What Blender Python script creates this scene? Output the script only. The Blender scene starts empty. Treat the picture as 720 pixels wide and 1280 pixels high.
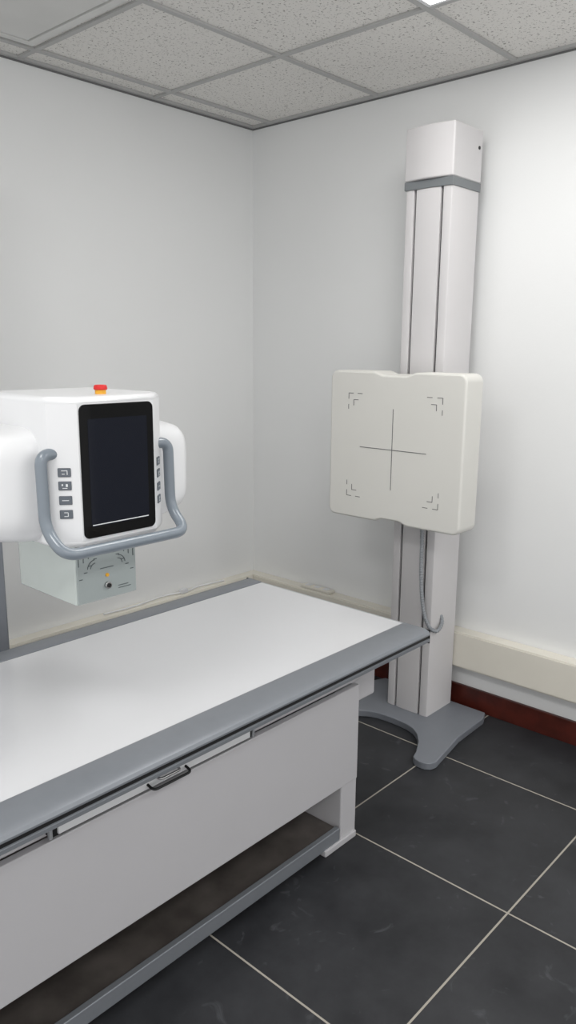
import bpy, bmesh, math, random
from mathutils import Matrix, Vector
random.seed(3)
sc=bpy.context.scene
try:
    sc.view_settings.view_transform='Standard'; sc.view_settings.look='None'
except Exception: pass

# ------------------------------------------------------------ materials
def srgb(r,g,b):
    def c(v):
        v/=255.0
        return v/12.92 if v<=.04045 else ((v+.055)/1.055)**2.4
    return (c(r),c(g),c(b),1)
def nm(name):
    m=bpy.data.materials.new(name); m.use_nodes=True
    nt=m.node_tree; return m,nt,nt.nodes['Principled BSDF']
def mat(name,col,rough=.5,metal=0,noise=.03,nscale=8,bump=0,bscale=200,coat=0,emit=None,es=0,trans=0,spec=.5):
    m,nt,b=nm(name); N=nt.nodes; L=nt.links
    b.inputs['Roughness'].default_value=rough; b.inputs['Metallic'].default_value=metal
    b.inputs['Coat Weight'].default_value=coat
    b.inputs['Specular IOR Level'].default_value=spec
    b.inputs['Transmission Weight'].default_value=trans
    tc=N.new('ShaderNodeTexCoord')
    n=N.new('ShaderNodeTexNoise'); n.inputs['Scale'].default_value=nscale; n.inputs['Detail'].default_value=4
    L.new(tc.outputs['Object'],n.inputs['Vector'])
    r=N.new('ShaderNodeValToRGB')
    r.color_ramp.elements[0].position=.3; r.color_ramp.elements[1].position=.7
    r.color_ramp.elements[0].color=tuple(max(0,c*(1-noise)) for c in col[:3])+(1,)
    r.color_ramp.elements[1].color=tuple(min(1,c*(1+noise)) for c in col[:3])+(1,)
    L.new(n.outputs['Fac'],r.inputs['Fac']); L.new(r.outputs['Color'],b.inputs['Base Color'])
    if bump:
        n2=N.new('ShaderNodeTexNoise'); n2.inputs['Scale'].default_value=bscale; L.new(tc.outputs['Object'],n2.inputs['Vector'])
        bp=N.new('ShaderNodeBump'); bp.inputs['Strength'].default_value=bump; bp.inputs['Distance'].default_value=.002
        L.new(n2.outputs['Fac'],bp.inputs['Height']); L.new(bp.outputs['Normal'],b.inputs['Normal'])
    if emit:
        b.inputs['Emission Color'].default_value=emit; b.inputs['Emission Strength'].default_value=es
    return m
M={}
M['wall']=mat('wall_paint',srgb(230,231,231),.55,noise=.012,nscale=1.5,bump=.12,bscale=120)
M['cream']=mat('cream_trunking',srgb(224,220,209),.4,noise=.02)
M['wood']=mat('red_wood',srgb(72,27,19),.4,noise=.35,nscale=14)
M['white']=mat('white_plastic',srgb(221,222,224),.28,noise=.006,coat=.2)
M['offwhite']=mat('detector_plastic',srgb(211,210,205),.42,noise=.006)
M['colpaint']=mat('column_paint',srgb(203,201,202),.35,noise=.008)
M['tablepaint']=mat('table_powdercoat',srgb(185,184,187),.4,noise=.01,bump=.1,bscale=500)
M['laminate']=mat('white_laminate',srgb(207,208,211),.2,noise=.006,coat=.35)
M['rail']=mat('grey_aluminium_rail',srgb(126,130,136),.38,metal=.25,noise=.02,nscale=30)
M['railedge']=mat('rail_edge',srgb(175,178,182),.3,metal=.4,noise=.02)
M['greypaint']=mat('grey_paint',srgb(120,124,131),.4,noise=.02,nscale=20)
M['handle']=mat('handle_grey',srgb(118,127,136),.3,noise=.01,coat=.2)
M['band']=mat('band_grey',srgb(114,118,121),.4)
M['black']=mat('black_slot',srgb(12,12,14),.5)
M['blackgloss']=mat('black_glass',srgb(3,3,4),.05,noise=.1,spec=.14)
M['screen']=mat('lcd_screen',srgb(5,7,13),.06,noise=.1,emit=srgb(6,10,24),es=.7,spec=.16)
M['line']=mat('mark_ink',srgb(88,88,90),.6)
M['darkmetal']=mat('dark_metal',srgb(112,106,102),.33,metal=.5,noise=.25,nscale=12)
M['steel']=mat('steel',srgb(190,190,190),.2,metal=1)
M['red']=mat('red_plastic',srgb(200,24,24),.35)
M['yellow']=mat('yellow_plastic',srgb(225,165,40),.4)
M['button']=mat('button_grey',srgb(92,98,106),.45)
M['icon']=mat('icon_white',srgb(215,218,220),.5)
M['collside']=mat('collimator_side',srgb(190,198,195),.12,noise=.02,coat=.6)
M['collfront']=mat('collimator_front',srgb(156,164,164),.3,noise=.02)
M['print']=mat('printed_marks',srgb(84,92,94),.5)
M['cable']=mat('cable_grey',srgb(146,150,155),.5)
M['tbar']=mat('ceiling_tbar',srgb(178,178,177),.45)
M['gapshade']=mat('painted_gap_shade',srgb(110,110,110),.7)  # grey that paints the shade of the gap below the ceiling
M['led']=mat('led_diffuser',srgb(240,240,240),.5,emit=(1,.985,.96,1),es=6)
M['vent']=mat('vent_metal',srgb(214,214,212),.5)

def tile_mat():
    m,nt,b=nm('mineral_fibre_tile'); N=nt.nodes; L=nt.links
    tc=N.new('ShaderNodeTexCoord')
    v=N.new('ShaderNodeTexNoise'); v.inputs['Scale'].default_value=120; v.inputs['Detail'].default_value=3; v.inputs['Roughness'].default_value=.6
    v.inputs['Distortion'].default_value=.6
    L.new(tc.outputs['Object'],v.inputs['Vector'])
    r=N.new('ShaderNodeValToRGB'); e=r.color_ramp.elements
    e[0].position=.33; e[0].color=srgb(142,138,133); e[1].position=.42; e[1].color=srgb(230,228,224)
    L.new(v.outputs['Fac'],r.inputs['Fac'])
    L.new(r.outputs['Color'],b.inputs['Base Color']); b.inputs['Roughness'].default_value=.9
    bp=N.new('ShaderNodeBump'); bp.inputs['Strength'].default_value=.35; bp.inputs['Distance'].default_value=.003
    L.new(r.outputs['Color'],bp.inputs['Height']); L.new(bp.outputs['Normal'],b.inputs['Normal'])
    return m
M['tile']=tile_mat()

def floor_mat(x0,y0,s=.6,g=.0026):
    m,nt,b=nm('slate_floor_tiles'); N=nt.nodes; L=nt.links
    tc=N.new('ShaderNodeTexCoord'); sp=N.new('ShaderNodeSeparateXYZ'); L.new(tc.outputs['Object'],sp.inputs[0])
    def ma(op,a,bv=None,c=None):
        n=N.new('ShaderNodeMath'); n.operation=op
        for i,v in enumerate((a,bv,c)):
            if v is None: continue
            if isinstance(v,(int,float)): n.inputs[i].default_value=v
            else: L.new(v,n.inputs[i])
        return n.outputs[0]
    def dist(o,off):
        t=ma('DIVIDE',ma('SUBTRACT',o,off),s)
        fr=ma('FRACT',ma('ADD',t,100.5))
        return ma('MULTIPLY',ma('ABSOLUTE',ma('SUBTRACT',fr,.5)),s), ma('FLOOR',ma('ADD',t,100.0))
    dx,ix=dist(sp.outputs[0],x0); dy,iy=dist(sp.outputs[1],y0)
    d=ma('MINIMUM',dx,dy); grout=ma('LESS_THAN',d,g)
    cid=N.new('ShaderNodeCombineXYZ'); L.new(ix,cid.inputs[0]); L.new(iy,cid.inputs[1])
    wn=N.new('ShaderNodeTexWhiteNoise'); L.new(cid.outputs[0],wn.inputs['Vector'])
    n1=N.new('ShaderNodeTexNoise'); n1.inputs['Scale'].default_value=5; n1.inputs['Detail'].default_value=8; n1.inputs['Roughness'].default_value=.65
    ad=N.new('ShaderNodeVectorMath'); ad.operation='ADD'; L.new(tc.outputs['Object'],ad.inputs[0]); L.new(wn.outputs['Color'],ad.inputs[1])
    L.new(ad.outputs[0],n1.inputs['Vector'])
    r=N.new('ShaderNodeValToRGB'); e=r.color_ramp.elements
    e[0].position=.3; e[0].color=srgb(34,35,38); e[1].position=.75; e[1].color=srgb(56,57,60)
    L.new(n1.outputs['Fac'],r.inputs['Fac'])
    n3=N.new('ShaderNodeTexNoise'); n3.inputs['Scale'].default_value=9; n3.inputs['Detail'].default_value=10; n3.inputs['Distortion'].default_value=2.5
    L.new(ad.outputs[0],n3.inputs['Vector'])
    r3=N.new('ShaderNodeValToRGB'); e=r3.color_ramp.elements
    e[0].position=.64; e[0].color=(0,0,0,1); e[1].position=.74; e[1].color=(.3,.3,.3,1)
    L.new(n3.outputs['Fac'],r3.inputs['Fac'])
    mx0=N.new('ShaderNodeMix'); mx0.data_type='RGBA'; L.new(r3.outputs['Color'],mx0.inputs['Factor'])
    L.new(r.outputs['Color'],mx0.inputs['A']); mx0.inputs['B'].default_value=srgb(98,100,104)
    mx=N.new('ShaderNodeMix'); mx.data_type='RGBA'; L.new(grout,mx.inputs['Factor'])
    L.new(mx0.outputs['Result'],mx.inputs['A']); mx.inputs['B'].default_value=srgb(162,157,147)
    L.new(mx.outputs['Result'],b.inputs['Base Color'])
    rr=ma('MULTIPLY_ADD',n1.outputs['Fac'],.25,.35); L.new(ma('MAXIMUM',rr,ma('MULTIPLY',grout,.9)),b.inputs['Roughness'])
    b.inputs['Specular IOR Level'].default_value=.3
    bp=N.new('ShaderNodeBump'); bp.inputs['Strength'].default_value=.2; bp.inputs['Distance'].default_value=.003
    h=ma('SUBTRACT',n1.outputs['Fac'],grout); L.new(h,bp.inputs['Height']); L.new(bp.outputs['Normal'],b.inputs['Normal'])
    return m
M['floor']=floor_mat(-.4254,-1.9879)

# ------------------------------------------------------------ geometry helpers
def mkobj(name,bm,m,parent=None,bevel=0,seg=3,smooth=True,ang=35):
    me=bpy.data.meshes.new(name); bmesh.ops.recalc_face_normals(bm,faces=bm.faces[:]); bm.to_mesh(me); bm.free()
    ob=bpy.data.objects.new(name,me); sc.collection.objects.link(ob)
    me.materials.append(M[m])
    if smooth:
        for p in me.polygons: p.use_smooth=True
        me.set_sharp_from_angle(angle=math.radians(ang))
    if bevel:
        b=ob.modifiers.new('bevel','BEVEL'); b.width=bevel; b.segments=seg; b.limit_method='ANGLE'; b.angle_limit=math.radians(40)
        b.harden_normals=True
    if parent:
        ob.parent=parent; ob.matrix_parent_inverse=Matrix.Translation(-parent.location)
    return ob
def box(name,x0,x1,y0,y1,z0,z1,m,parent=None,bevel=0,seg=3):
    bm=bmesh.new(); bmesh.ops.create_cube(bm,size=1)
    for v in bm.verts:
        v.co=Vector(((x0+x1)/2+v.co.x*(x1-x0),(y0+y1)/2+v.co.y*(y1-y0),(z0+z1)/2+v.co.z*(z1-z0)))
    return mkobj(name,bm,m,parent,bevel,seg,smooth=bevel>0)
def prism(name,pts,axis,a,b,m,parent=None,bevel=0,seg=3,ang=35):
    bm=bmesh.new()
    def co(p,t):
        return {'X':(t,p[0],p[1]),'Y':(p[0],t,p[1]),'Z':(p[0],p[1],t)}[axis]
    v0=[bm.verts.new(co(p,a)) for p in pts]; v1=[bm.verts.new(co(p,b)) for p in pts]
    bm.faces.new(v0); bm.faces.new(v1[::-1]); n=len(pts)
    for i in range(n): bm.faces.new((v0[i],v0[(i+1)%n],v1[(i+1)%n],v1[i]))
    return mkobj(name,bm,m,parent,bevel,seg,ang=ang)
def rrect(cx,cy,hx,hy,r,n=6):
    pts=[]
    for sx,sy,a0 in ((1,1,0),(-1,1,90),(-1,-1,180),(1,-1,270)):
        for i in range(n+1):
            a=math.radians(a0+90*i/n); pts.append((cx+sx*(hx-r)+r*math.cos(a),cy+sy*(hy-r)+r*math.sin(a)))
    return pts
def cyl(name,c,axis,r,h,m,parent=None,seg=32,r2=None,bevel=0):
    bm=bmesh.new(); bmesh.ops.create_cone(bm,cap_ends=True,segments=seg,radius1=r,radius2=r if r2 is None else r2,depth=h)
    R={'Z':Matrix(),'X':Matrix.Rotation(math.pi/2,4,'Y'),'Y':Matrix.Rotation(math.pi/2,4,'X')}[axis]
    bmesh.ops.transform(bm,matrix=Matrix.Translation(c)@R,verts=bm.verts)
    return mkobj(name,bm,m,parent,bevel)
def tube(name,pts,r,m,parent=None,ridge=0,res=10,fillet=0,closed=False):
    P=[Vector(p) for p in pts]
    if fillet:
        Q=[P[0]]
        for i in range(1,len(P)-1):
            a,b,c=P[i-1],P[i],P[i+1]; d1=(a-b); d2=(c-b); f=min(fillet,d1.length*.49,d2.length*.49)
            s=b+d1.normalized()*f; e=b+d2.normalized()*f
            for k in range(9):
                t=k/8; Q.append(s*(1-t)**2+b*2*t*(1-t)+e*t*t)
        Q.append(P[-1]); P=Q
    else:
        Q=[]
        for i in range(len(P)-1):
            p0=P[max(i-1,0)];p1=P[i];p2=P[i+1];p3=P[min(i+2,len(P)-1)]
            for k in range(res):
                t=k/res
                Q.append(.5*((2*p1)+(-p0+p2)*t+(2*p0-5*p1+4*p2-p3)*t*t+(-p0+3*p1-3*p2+p3)*t**3))
        Q.append(P[-1]); P=Q
    if ridge:
        L=[0]
        for i in range(1,len(P)): L.append(L[-1]+(P[i]-P[i-1]).length)
        n=int(L[-1]/ridge*4); R=[]; j=0
        for k in range(n+1):
            d=L[-1]*k/n
            while j<len(L)-2 and L[j+1]<d: j+=1
            t=(d-L[j])/max(1e-9,L[j+1]-L[j]); R.append(P[j].lerp(P[j+1],min(1,t)))
        P=R
    bm=bmesh.new(); rings=[]; up=None
    for i,p in enumerate(P):
        t=(P[min(i+1,len(P)-1)]-P[max(i-1,0)]).normalized()
        if up is None:
            up=Vector((0,0,1)) if abs(t.z)<.9 else Vector((1,0,0))
        u=(up-t*up.dot(t)).normalized(); w=t.cross(u); up=u
        rr=r*(1+(.16*math.cos(i*math.pi/2) if ridge else 0))
        rings.append([bm.verts.new(p+(u*math.cos(a)+w*math.sin(a))*rr) for a in [2*math.pi*k/16 for k in range(16)]])
    for i in range(len(rings)-1):
        for k in range(16): bm.faces.new((rings[i][k],rings[i][(k+1)%16],rings[i+1][(k+1)%16],rings[i+1][k]))
    bm.faces.new(rings[0][::-1]); bm.faces.new(rings[-1])
    return mkobj(name,bm,m,parent,ang=60)
def loft(name,secs,m,parent=None,cy=0,cz=0,n=48,e=4.5):
    bm=bmesh.new(); rings=[]
    for (x,oy,oz,hy,hz) in secs:
        R=[]
        for k in range(n):
            a=2*math.pi*k/n; c,s=math.cos(a),math.sin(a)
            R.append(bm.verts.new((x,cy+oy+hy*math.copysign(abs(c)**(2/e),c),cz+oz+hz*math.copysign(abs(s)**(2/e),s))))
        rings.append(R)
    for i in range(len(rings)-1):
        for k in range(n): bm.faces.new((rings[i][k],rings[i][(k+1)%n],rings[i+1][(k+1)%n],rings[i+1][k]))
    bm.faces.new(rings[0][::-1]); bm.faces.new(rings[-1])
    return mkobj(name,bm,m,parent,ang=30)
def empty(name,loc):
    e=bpy.data.objects.new(name,None); e.location=loc; e.empty_display_size=.1; sc.collection.objects.link(e); return e

# ------------------------------------------------------------ room shell
H=2.4874; XL=-4.2; YF=-4.2
box('floor',XL-.1,.1,YF-.1,.1,-.1,0,'floor')
box('wall_back',XL-.1,.1,0,.1,0,H+.12,'wall')
box('wall_right',0,.1,YF,0,0,H+.12,'wall')
ceil=box('ceiling',XL,0,YF,0,H+.006,H+.06,'tile')
gr=empty('ceiling_grid',(-2,-2,H))
xs=[-.5885-.6*k for k in range(-0,7)]; ys=[-.1252-.6*k for k in range(0,7)]
for i,x in enumerate(xs):
    if x>XL: box('tbar_y_%d'%i,x-.010,x+.010,YF,-.001,H-.002,H+.006,'tbar',gr,.001,1)
for i,y in enumerate(ys):
    if y>YF: box('tbar_x_%d'%i,XL,-.001,y-.010,y+.010,H-.003,H+.006,'tbar',gr,.001,1)
box('trim_1',XL,0,-.022,0,H-.004,H+.006,'tbar'); box('trim_2',-.022,0,YF,-.022,H-.004,H+.006,'tbar')
box('gap_shade_back',XL,-.004,-.004,0,H-.010,H-.004,'gapshade'); box('gap_shade_right',-.004,0,YF,0,H-.010,H-.004,'gapshade')  # solid grey strips, painted as the shade line under the ceiling trim
box('baseboard_back',XL,-.016,-.016,0,0,.095,'wood',bevel=.003)
box('baseboard_right',-.016,0,YF,0,0,.095,'wood',bevel=.003)
tr=empty('cable_trunking',(-.03,-2,.27))
box('trunking_body',-.058,-.0005,YF,-.0005,.19,.345,'cream',tr,.004)
box('trunking_lid',-.062,-.058,YF,-.06,.197,.338,'cream',tr,.0015)
tr2=empty('cable_trunking.001',(-2,-.03,.27))
box('trunking_body',XL,-.0585,-.058,-.0005,.19,.345,'cream',tr2,.004)
box('trunking_lid',XL,-.063,-.062,-.058,.197,.338,'cream',tr2,.0015)

def led(x0,y0,i,p):
    e=empty('led_ceiling_panel',(x0+.3,y0+.3,H))
    box('frame',x0+.012,x0+.588,y0+.012,y0+.588,H-.004,H+.005,'white',e,.001,1)
    box('diffuser',x0+.03,x0+.57,y0+.03,y0+.57,H-.006,H-.004,'led',e)
    l=bpy.data.lights.new('led_light','AREA'); l.shape='SQUARE'; l.size=.54; l.energy=p; l.color=(1,.99,.975)
    o=bpy.data.objects.new('led_light',l); sc.collection.objects.link(o); o.location=(x0+.3,y0+.3,H-.01)
    o.parent=e; o.matrix_parent_inverse=Matrix.Translation(-e.location)
led(-1.1885,-1.9252,0,7)
led(-2.9885,-1.9252,1,9)
led(-1.1885,-3.7252,2,9)
led(-2.9885,-3.7252,3,9)
v=empty('ceiling_vent',(-1.4885,-.4252,H))
vx0,vx1,vy0,vy1=-1.7585,-1.2185,-.695,-.155
for nme,a in (('frame_1',(vx0,vx1,vy0,vy0+.03)),('frame_2',(vx0,vx1,vy1-.03,vy1)),('frame_3',(vx0,vx0+.03,vy0+.03,vy1-.03)),('frame_4',(vx1-.03,vx1,vy0+.03,vy1-.03))):
    box(nme,*a,H-.003,H+.005,'vent',v,.001,2)
box('diffuser_plate',vx0+.04,vx1-.04,vy0+.04,vy1-.04,H-.003,H+.004,'vent',v,.001,2)

# ------------------------------------------------------------ wall bucky stand
cy=-1.142
st=empty('chest_xray_wall_stand',(-.2,cy,0))
def toe(s):
    pts=[]
    pts+=[(-.10,cy+s*.27),(-.30,cy+s*.275),(-.52,cy+s*.31)]
    for k in range(7):
        pts.append((-.535-.028*math.sin(math.radians(30*k)),cy+s*(.265+.042*math.cos(math.radians(30*k)))))
    return pts
left=toe(1)
arc=[]
for k in range(13):
    t=-1+2*k/12
    arc.append((-.35-.16*abs(t)**3.2,cy-t*.215))
right=toe(-1)[::-1]
prism('base_plate',[(-.05,cy-.25),(-.05,cy+.25)]+left+arc+right,'Z',0,.028,'greypaint',st,.004,2)
yl,yr=cy+.0975,cy-.0975
xf=-.255; xb=-.068
box('column_core',-.215,xb,yr+.006,yl-.006,.028,2.06,'colpaint',st)
box('slot_shade_sheet',-.240,-.214,yr+.014,yl-.014,.03,2.05,'black',st)  # black sheet set forward; its colour paints the shade inside the slots
prism('column_left_rail',[(xf+.002,yl-.036),(xf,yl-.02),(xf+.003,yl-.003),(xf+.008,yl),(xb,yl),(xb,yl-.012),(-.215,yl-.012),(-.225,yl-.036)],'Z',.028,2.06,'colpaint',st,.001,2)
prism('column_right_rail',[(xf+.002,yr+.036),(xf,yr+.02),(xf+.003,yr+.003),(xf+.008,yr),(xb,yr),(xb,yr+.012),(-.215,yr+.012),(-.225,yr+.036)],'Z',.028,2.06,'colpaint',st,.001,2)
prism('column_center_cover',[(-.24,cy+.0515)]+[(xf+.002-.003*math.cos(t*math.pi/2),cy-.0515*t) for t in [-1+k/6 for k in range(13)]]+[(-.24,cy-.0515)],'Z',.028,2.06,'colpaint',st,.001,1)
box('cap_band',xf-.004,xb+.005,yr-.004,yl+.004,2.052,2.082,'band',st,.002,2)
capf=[]
for k in range(13):
    t=-1+k/6; capf.append((xf-.004-.014*math.cos(t*math.pi/2),cy-t*.1015))
prism('column_cap',[(xb+.005,cy+.1015)]+capf+[(xb+.005,cy-.1015)],'Z',2.082,2.262,'colpaint',st,.006,3)
cyl('cap_screw',(-.09,yr-.0045,2.2),'Y',.006,.004,'black',st)
for z in (.9,1.95): box('wall_bracket_%d'%int(z*10),xb-.001,-.0008,cy-.06,cy+.06,z,z+.08,'greypaint',st,.003,2)
box('carriage',-.300,-.262,cy-.08,cy+.08,.98,1.27,'greypaint',st,.004,2)
def sm(t): t=max(0,min(1,t)); return t*t*(3-2*t)
def detout():
    hy=.2945; hz=.281; cz=1.125; r=.03; P=[]
    def arc(cyy,czz,a0):
        for k in range(7):
            a=math.radians(a0+15*k); P.append((cyy+r*math.cos(a),czz+r*math.sin(a)))
    arc(cy+hy-r,cz+hz-r,0)
    w=.095;d=.013
    for k in range(25):
        t=k/24; P.append((cy+w-2*w*t,cz+hz-d*sm(min(t,1-t)/.26)))
    arc(cy-hy+r,cz+hz-r,90); arc(cy-hy+r,cz-hz+r,180)
    w=.075;d=.012
    for k in range(25):
        t=k/24; P.append((cy-w+2*w*t,cz-hz+d*sm(min(t,1-t)/.26)))
    arc(cy+hy-r,cz-hz+r,270)
    return P
prism('detector_housing',detout(),'X',-.425,-.308,'offwhite',st,.009,4,ang=40)
prism('detector_back_cover',rrect(cy,1.125,.284,.270,.03),'X',-.312,-.297,'offwhite',st,.004,2)
xm=-.4254
def mark(name,ya,yb,za,zb): box(name,xm-.0004,xm+.001,min(ya,yb),max(ya,yb),min(za,zb),max(za,zb),'line',st)
mark('cross_v',cy-.0012,cy+.0012,.972,1.272); mark('cross_h',cy-.147,cy+.147,1.1208,1.1232)
i=0
for sy in (1,-1):
    for sz in (1,-1):
        cz=1.125
        for o in (0,.024):
            oy=cy+sy*(.205-o); oz=cz+sz*(.197-o); t=.0011
            mark('corner_mark_%d'%i,oy,oy-sy*.022,oz-t,oz+t); i+=1
            mark('corner_mark_%d'%i,oy-t,oy+t,oz,oz-sz*.022); i+=1
            if o==0:
                mark('corner_mark_%d'%i,oy-sy*.042,oy-sy*.064,oz-t,oz+t); i+=1
                mark('corner_mark_%d'%i,oy-t,oy+t,oz-sz*.042,oz-sz*.06); i+=1
tube('detector_cable',[(-.295,cy-.05,.88),(-.282,cy-.055,.80),(-.282,cy-.060,.62),(-.278,cy-.074,.49),(-.264,cy-.094,.42),(-.235,cy-.110,.395),(-.205,cy-.112,.405),(-.185,cy-.106,.425),(-.18,cy-.095,.445)],.0072,'cable',st,ridge=.010)

# ------------------------------------------------------------ table
tb=empty('xray_patient_table',(-1.85,-1.17,0))
TX0,TX1=-2.95,-.805
YN,YB=-1.572,-.763
prism('tabletop',[(YN+.1,.603),(YN+.1,.6365),(YB-.08,.6365),(YB-.08,.603)],'X',TX0,TX1,'laminate',tb,.0015,2)
def rail(name,ys,s,w):
    P=[(ys+s*w,.600),(ys+s*w,.6385),(ys+s*(w-.006),.640),(ys+s*.018,.640),(ys+s*.004,.634),(ys,.627),(ys,.622),(ys+s*.006,.620),(ys+s*.006,.612),(ys,.610),(ys+s*.001,.600),(ys+s*.02,.592),(ys+s*w,.592)]
    prism(name,P,'X',TX0,TX1,'rail',tb,.0008,1,ang=25)
    box(name+'_groove',TX0+.001,TX1+.0008,min(ys+s*.004,ys+s*.03),max(ys+s*.004,ys+s*.03),.611,.621,'black',tb)
rail('near_side_rail',YN,1,.1); rail('far_side_rail',YB,-1,.08)
box('end_cap_near',TX1,TX1+.004,YN+.002,YN+.098,.594,.6385,'black',tb,.001,1)
box('end_cap_far',TX1,TX1+.004,YB-.078,YB-.002,.594,.6385,'black',tb,.001,1)
box('end_edge_strip',TX1-.001,TX1+.003,YN+.1,YB-.08,.604,.6375,'railedge',tb,.001,1)
box('upper_frame',-2.72,-1.0,-1.455,-.88,.505,.592,'tablepaint',tb,.004,2)
box('frame_end_block',-1.03,-.875,-1.42,-.95,.405,.588,'tablepaint',tb,.006,2)
box('front_panel',-2.66,-1.03,-1.475,-1.455,.195,.505,'tablepaint',tb,.003,2)
box('back_panel',-2.66,-1.03,-.90,-.88,.195,.505,'tablepaint',tb,.003,2)
box('right_leg',-1.105,-1.03,-1.474,-.881,0.004,.50,'tablepaint',tb,.006,3)
box('left_leg',-2.66,-2.585,-1.474,-.881,0.004,.50,'tablepaint',tb,.006,3)
box('right_foot',-1.185,-1.035,-1.482,-1.40,0,.022,'tablepaint',tb,.004,2)
box('left_foot',-2.655,-2.505,-1.482,-1.40,0,.022,'tablepaint',tb,.004,2)
box('base_tray',-2.585,-1.105,-1.46,-.89,.03,.052,'darkmetal',tb,.002,2)
box('base_tray_edge',-2.585,-1.11,-1.476,-1.458,.018,.062,'rail',tb,.003,2)
box('inner_shroud',-2.58,-1.11,-1.1,-.91,.06,.5,'darkmetal',tb)
yf=-1.4765
box('tray_recess_shade',-2.065,-1.487,yf+.0,-1.45,.512,.546,'black',tb,.001,1)  # solid black block standing in for the shade of the tray recess
box('tray_front',-2.05,-1.50,yf-.006,yf+.002,.517,.538,'white',tb,.002,2)
box('tray_lip_top',-2.068,-1.484,yf-.004,yf+.004,.543,.548,'railedge',tb,.001,1)
box('tray_lip_end_1',-2.070,-2.062,yf-.004,yf+.004,.512,.547,'railedge',tb,.001,1)
box('tray_lip_end_2',-1.490,-1.482,yf-.004,yf+.004,.512,.547,'railedge',tb,.001,1)
tube('tray_handle',[(-1.825,yf,.530),(-1.825,yf-.028,.524),(-1.715,yf-.028,.524),(-1.715,yf,.530)],.0032,'black',tb,fillet=.012)
tube('tray_handle_steel',[(-1.80,yf,.537),(-1.80,yf-.02,.537),(-1.74,yf-.02,.537),(-1.74,yf,.537)],.003,'steel',tb,fillet=.01)

# ------------------------------------------------------------ x-ray tube stand with head
hd=empty('xray_tube_stand',(-1.79,-.4,0))
HX=-1.792
box('stand_base_plate',HX-.2,HX+.2,-.6,-.12,0,.025,'greypaint',hd,.004,2)
box('stand_column',HX-.11,HX+.158,-.52,-.26,.025,2.15,'greypaint',hd,.01,3)
box('stand_column_slot',HX-.03,HX+.03,-.524,-.519,.1,2.1,'black',hd)
box('stand_carriage',HX-.12,HX+.12,-.64,-.524,1.05,1.36,'white',hd,.02,4)
cyl('support_arm',(HX,-.82,1.21),'Y',.055,.40,'white',hd)
cyl('arm_collar',(HX,-1.02,1.21),'Y',.08,.05,'greypaint',hd,bevel=.004)
secs=[]
half=[(.283,.072,.066),(.281,.086,.080),(.273,.100,.094),(.255,.112,.106),(.22,.122,.116),(.17,.130,.124),(.12,.132,.125),(0,.132,.125)]
for x,a,b in half: secs.append((HX-x,0,0,a,b))
for x,a,b in half[::-1][1:]: secs.append((HX+x,0,0,a,b))
loft('tube_housing',secs,'white',hd,cy=-1.175,cz=1.196,e=5)
yf=-1.372
bodyp=[(HX-.098,yf),(HX-.146,yf+.04),(HX-.150,yf+.055),(HX-.145,-1.06),(HX+.145,-1.06),(HX+.150,yf+.055),(HX+.146,yf+.04),(HX+.098,yf)]
prism('control_head',bodyp,'Z',1.068,1.388,'white',hd,.014,5)
sp=rrect(HX,1.229,.0945,.1425,.014)
prism('screen_bezel',sp,'Y',yf-.003,yf+.004,'blackgloss',hd,.0015,2)
prism('display',rrect(HX,1.226,.076,.115,.003),'Y',yf-.0034,yf-.0028,'screen',hd)
box('display_status_line',HX-.074,HX+.074,yf-.0037,yf-.0034,1.1135,1.1155,'icon',hd)
def cheek(s):
    a=Vector((HX+s*.098,yf,0)); b=Vector((HX+s*.146,yf+.04,0)); t=(b-a).normalized(); n=Vector((s*abs(t.y),-abs(t.x),0))
    return a,b,t,n
for s in (-1,1):
    a,b,t,n=cheek(s)
    for k,z in enumerate((1.232,1.204,1.173,1.143)):
        c=(a+b)/2+Vector((0,0,z))
        def ob(name,w,h,d0,d1,m,ow=0,oh=0,bev=.003):
            bm=bmesh.new(); bmesh.ops.create_cube(bm,size=1)
            for v in bm.verts:
                v.co=c+t*(ow+v.co.x*w)+Vector((0,0,oh+v.co.z*h))+n*((d0+d1)/2+v.co.y*(d1-d0))
            return mkobj(name,bm,m,hd,bev,2)
        ob('button_%d%d'%(s+1,k),.027,.019,-.001,.0025,'button')
        if k==0: ob('icon_a',.012,.0015,.0024,.0028,'icon',0,.004,0); ob('icon_b',.0015,.009,.0024,.0028,'icon',-.006,0,0); ob('icon_c',.006,.0015,.0024,.0028,'icon',.002,-.003,0)
        if k==1: ob('icon_a',.004,.006,.0024,.0028,'icon',-.004,.001,0); ob('icon_b',.010,.0015,.0024,.0028,'icon',0,-.005,0); ob('icon_c',.003,.004,.0024,.0028,'icon',.005,.002,0)
        if k==2: ob('icon_a',.014,.0015,.0024,.0028,'icon',0,0,0); 
        if k==3: ob('icon_a',.008,.0015,.0024,.0028,'icon',0,.004,0); ob('icon_b',.008,.0015,.0024,.0028,'icon',0,-.004,0); ob('icon_c',.0015,.008,.0024,.0028,'icon',-.004,0,0)
ec=(HX,-1.315)
cyl('estop_base',(ec[0],ec[1],1.391),'Z',.012,.012,'yellow',hd,bevel=.001)
cyl('estop_button',(ec[0],ec[1],1.402),'Z',.0155,.011,'red',hd,r2=.0135,bevel=.003)
hw=.166
tube('handle_bar',[(HX-.12,-1.330,1.270),(HX-hw,-1.336,1.270),(HX-hw,-1.340,1.115),(HX-hw+.005,-1.402,1.068),(HX+hw-.005,-1.402,1.068),(HX+hw,-1.340,1.115),(HX+hw,-1.336,1.270),(HX+.12,-1.330,1.270)],.0125,'handle',hd,fillet=.034)
prism('collimator_body',rrect(HX+.006,-1.175,.082,.125,.006,3),'Z',.915,1.07,'collside',hd,.003,2)
box('collimator_front_panel',HX-.074,HX+.086,-1.304,-1.299,.918,1.07,'collfront',hd,.002,2)
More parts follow.
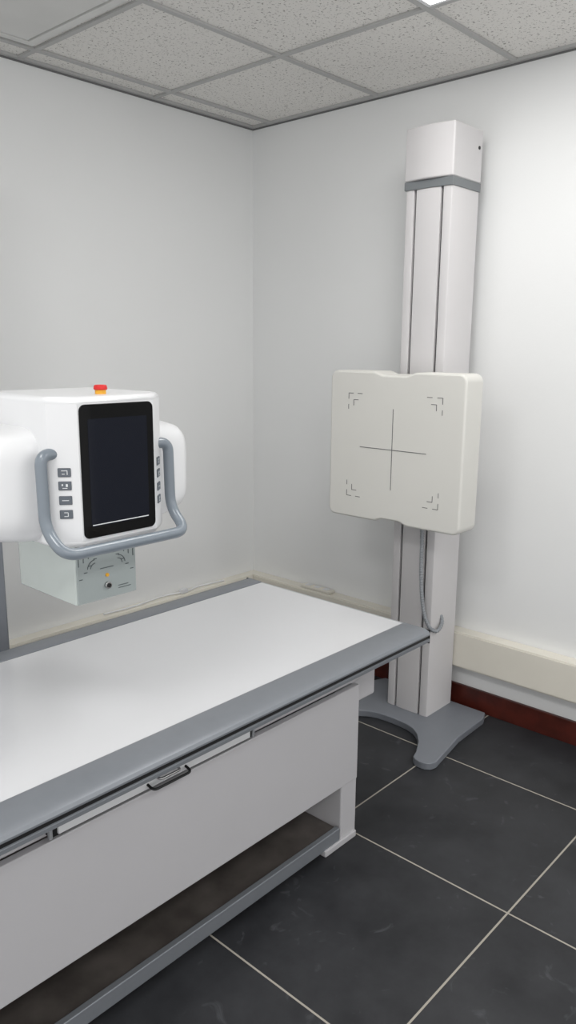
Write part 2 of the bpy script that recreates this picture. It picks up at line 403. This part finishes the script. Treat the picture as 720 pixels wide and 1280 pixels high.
prism('collimator_window_frame',rrect(HX+.006,-1.175,.070,.105,.006,3),'Z',.909,.916,'collfront',hd,.001,1)
box('collimator_window',HX-.045,HX+.057,-1.25,-1.10,.907,.910,'blackgloss',hd)
fy=-1.3046
cx=HX+.004
cyl('collimator_knob',(cx,fy-.003,.950),'Y',.0085,.008,'steel',hd,bevel=.001)
cyl('collimator_knob_cap',(cx,fy-.0075,.950),'Y',.005,.002,'black',hd)
cyl('collimator_lamp_button',(cx,fy-.001,.974),'Y',.0042,.003,'yellow',hd)
for s in (-1,1):
    for k in range(4):
        u=cx+s*(.074-.013*k)
        box('label_mark_v_%d%d'%(s+1,k),u-.001,u+.001,fy-.0006,fy,1.028-.012*(3-k)*.6,1.036,'print',hd)
        box('label_mark_h_%d%d'%(s+1,k),min(u,u-s*.009),max(u,u-s*.009),fy-.0006,fy,.975+.014*k,.9768+.014*k,'print',hd)
    for k in range(2):
        r=.013+.008*k
        pts=[(cx+s*.03+r*math.cos(a)*s,fy-.0002,.995+r*math.sin(a)) for a in [math.radians(5+80*q/6) for q in range(7)]]
        tube('label_arc_%d%d'%(s+1,k),pts,.0008,'print',hd,res=2)
box('label_text_line_1',cx-.018,cx+.018,fy-.0006,fy,.991,.9925,'print',hd)
box('label_text_line_2',cx+.03,cx+.065,fy-.0006,fy,.935,.9365,'print',hd)
box('label_text_line_3',cx+.03,cx+.058,fy-.0006,fy,.941,.9425,'print',hd)

# ------------------------------------------------------------ small things on trunking
ps=empty('power_strip',(-.035,-.47,.346))
box('strip_body',-.055,-.012,-.56,-.38,.3452,.360,'cream',ps,.004,2)
for k in range(3): box('strip_socket_%d'%k,-.047,-.020,-.54+.055*k,-.51+.055*k,.360,.3625,'white',ps,.002,2)
wc=empty('white_cable',(-.6,-.03,.346))
tube('cable_run',[(-.25,-.04,.350),(-.4,-.025,.350),(-.5,-.045,.352),(-.62,-.02,.350),(-.8,-.04,.350),(-.95,-.03,.350)],.0045,'white',wc)
box('cable_plug',-.53,-.49,-.055,-.03,.3455,.368,'white',wc,.005,2)

# ------------------------------------------------------------ camera
f,p,yaw,roll,CX,CY,CZ=.9692*1000,.2103,.7375,.0083,-2.7801,-2.7683,1.4922
fw=Vector((math.cos(p)*math.cos(yaw),math.cos(p)*math.sin(yaw),-math.sin(p)))
rt=Vector((math.sin(yaw),-math.cos(yaw),0)); up=rt.cross(fw)
r2=rt*math.cos(roll)+up*math.sin(roll); u2=-rt*math.sin(roll)+up*math.cos(roll)
cd=bpy.data.cameras.new('camera'); co=bpy.data.objects.new('camera',cd); sc.collection.objects.link(co)
mw=Matrix(((r2.x,u2.x,-fw.x,CX),(r2.y,u2.y,-fw.y,CY),(r2.z,u2.z,-fw.z,CZ),(0,0,0,1)))
co.matrix_world=mw
cd.sensor_fit='VERTICAL'; cd.sensor_height=36; cd.sensor_width=20.25; cd.lens=f/1280*36; cd.clip_start=.02
sc.camera=co
w=bpy.data.worlds.new('world'); sc.world=w; w.use_nodes=True
w.node_tree.nodes['Background'].inputs[0].default_value=(1,.998,.992,1); w.node_tree.nodes['Background'].inputs[1].default_value=1.26
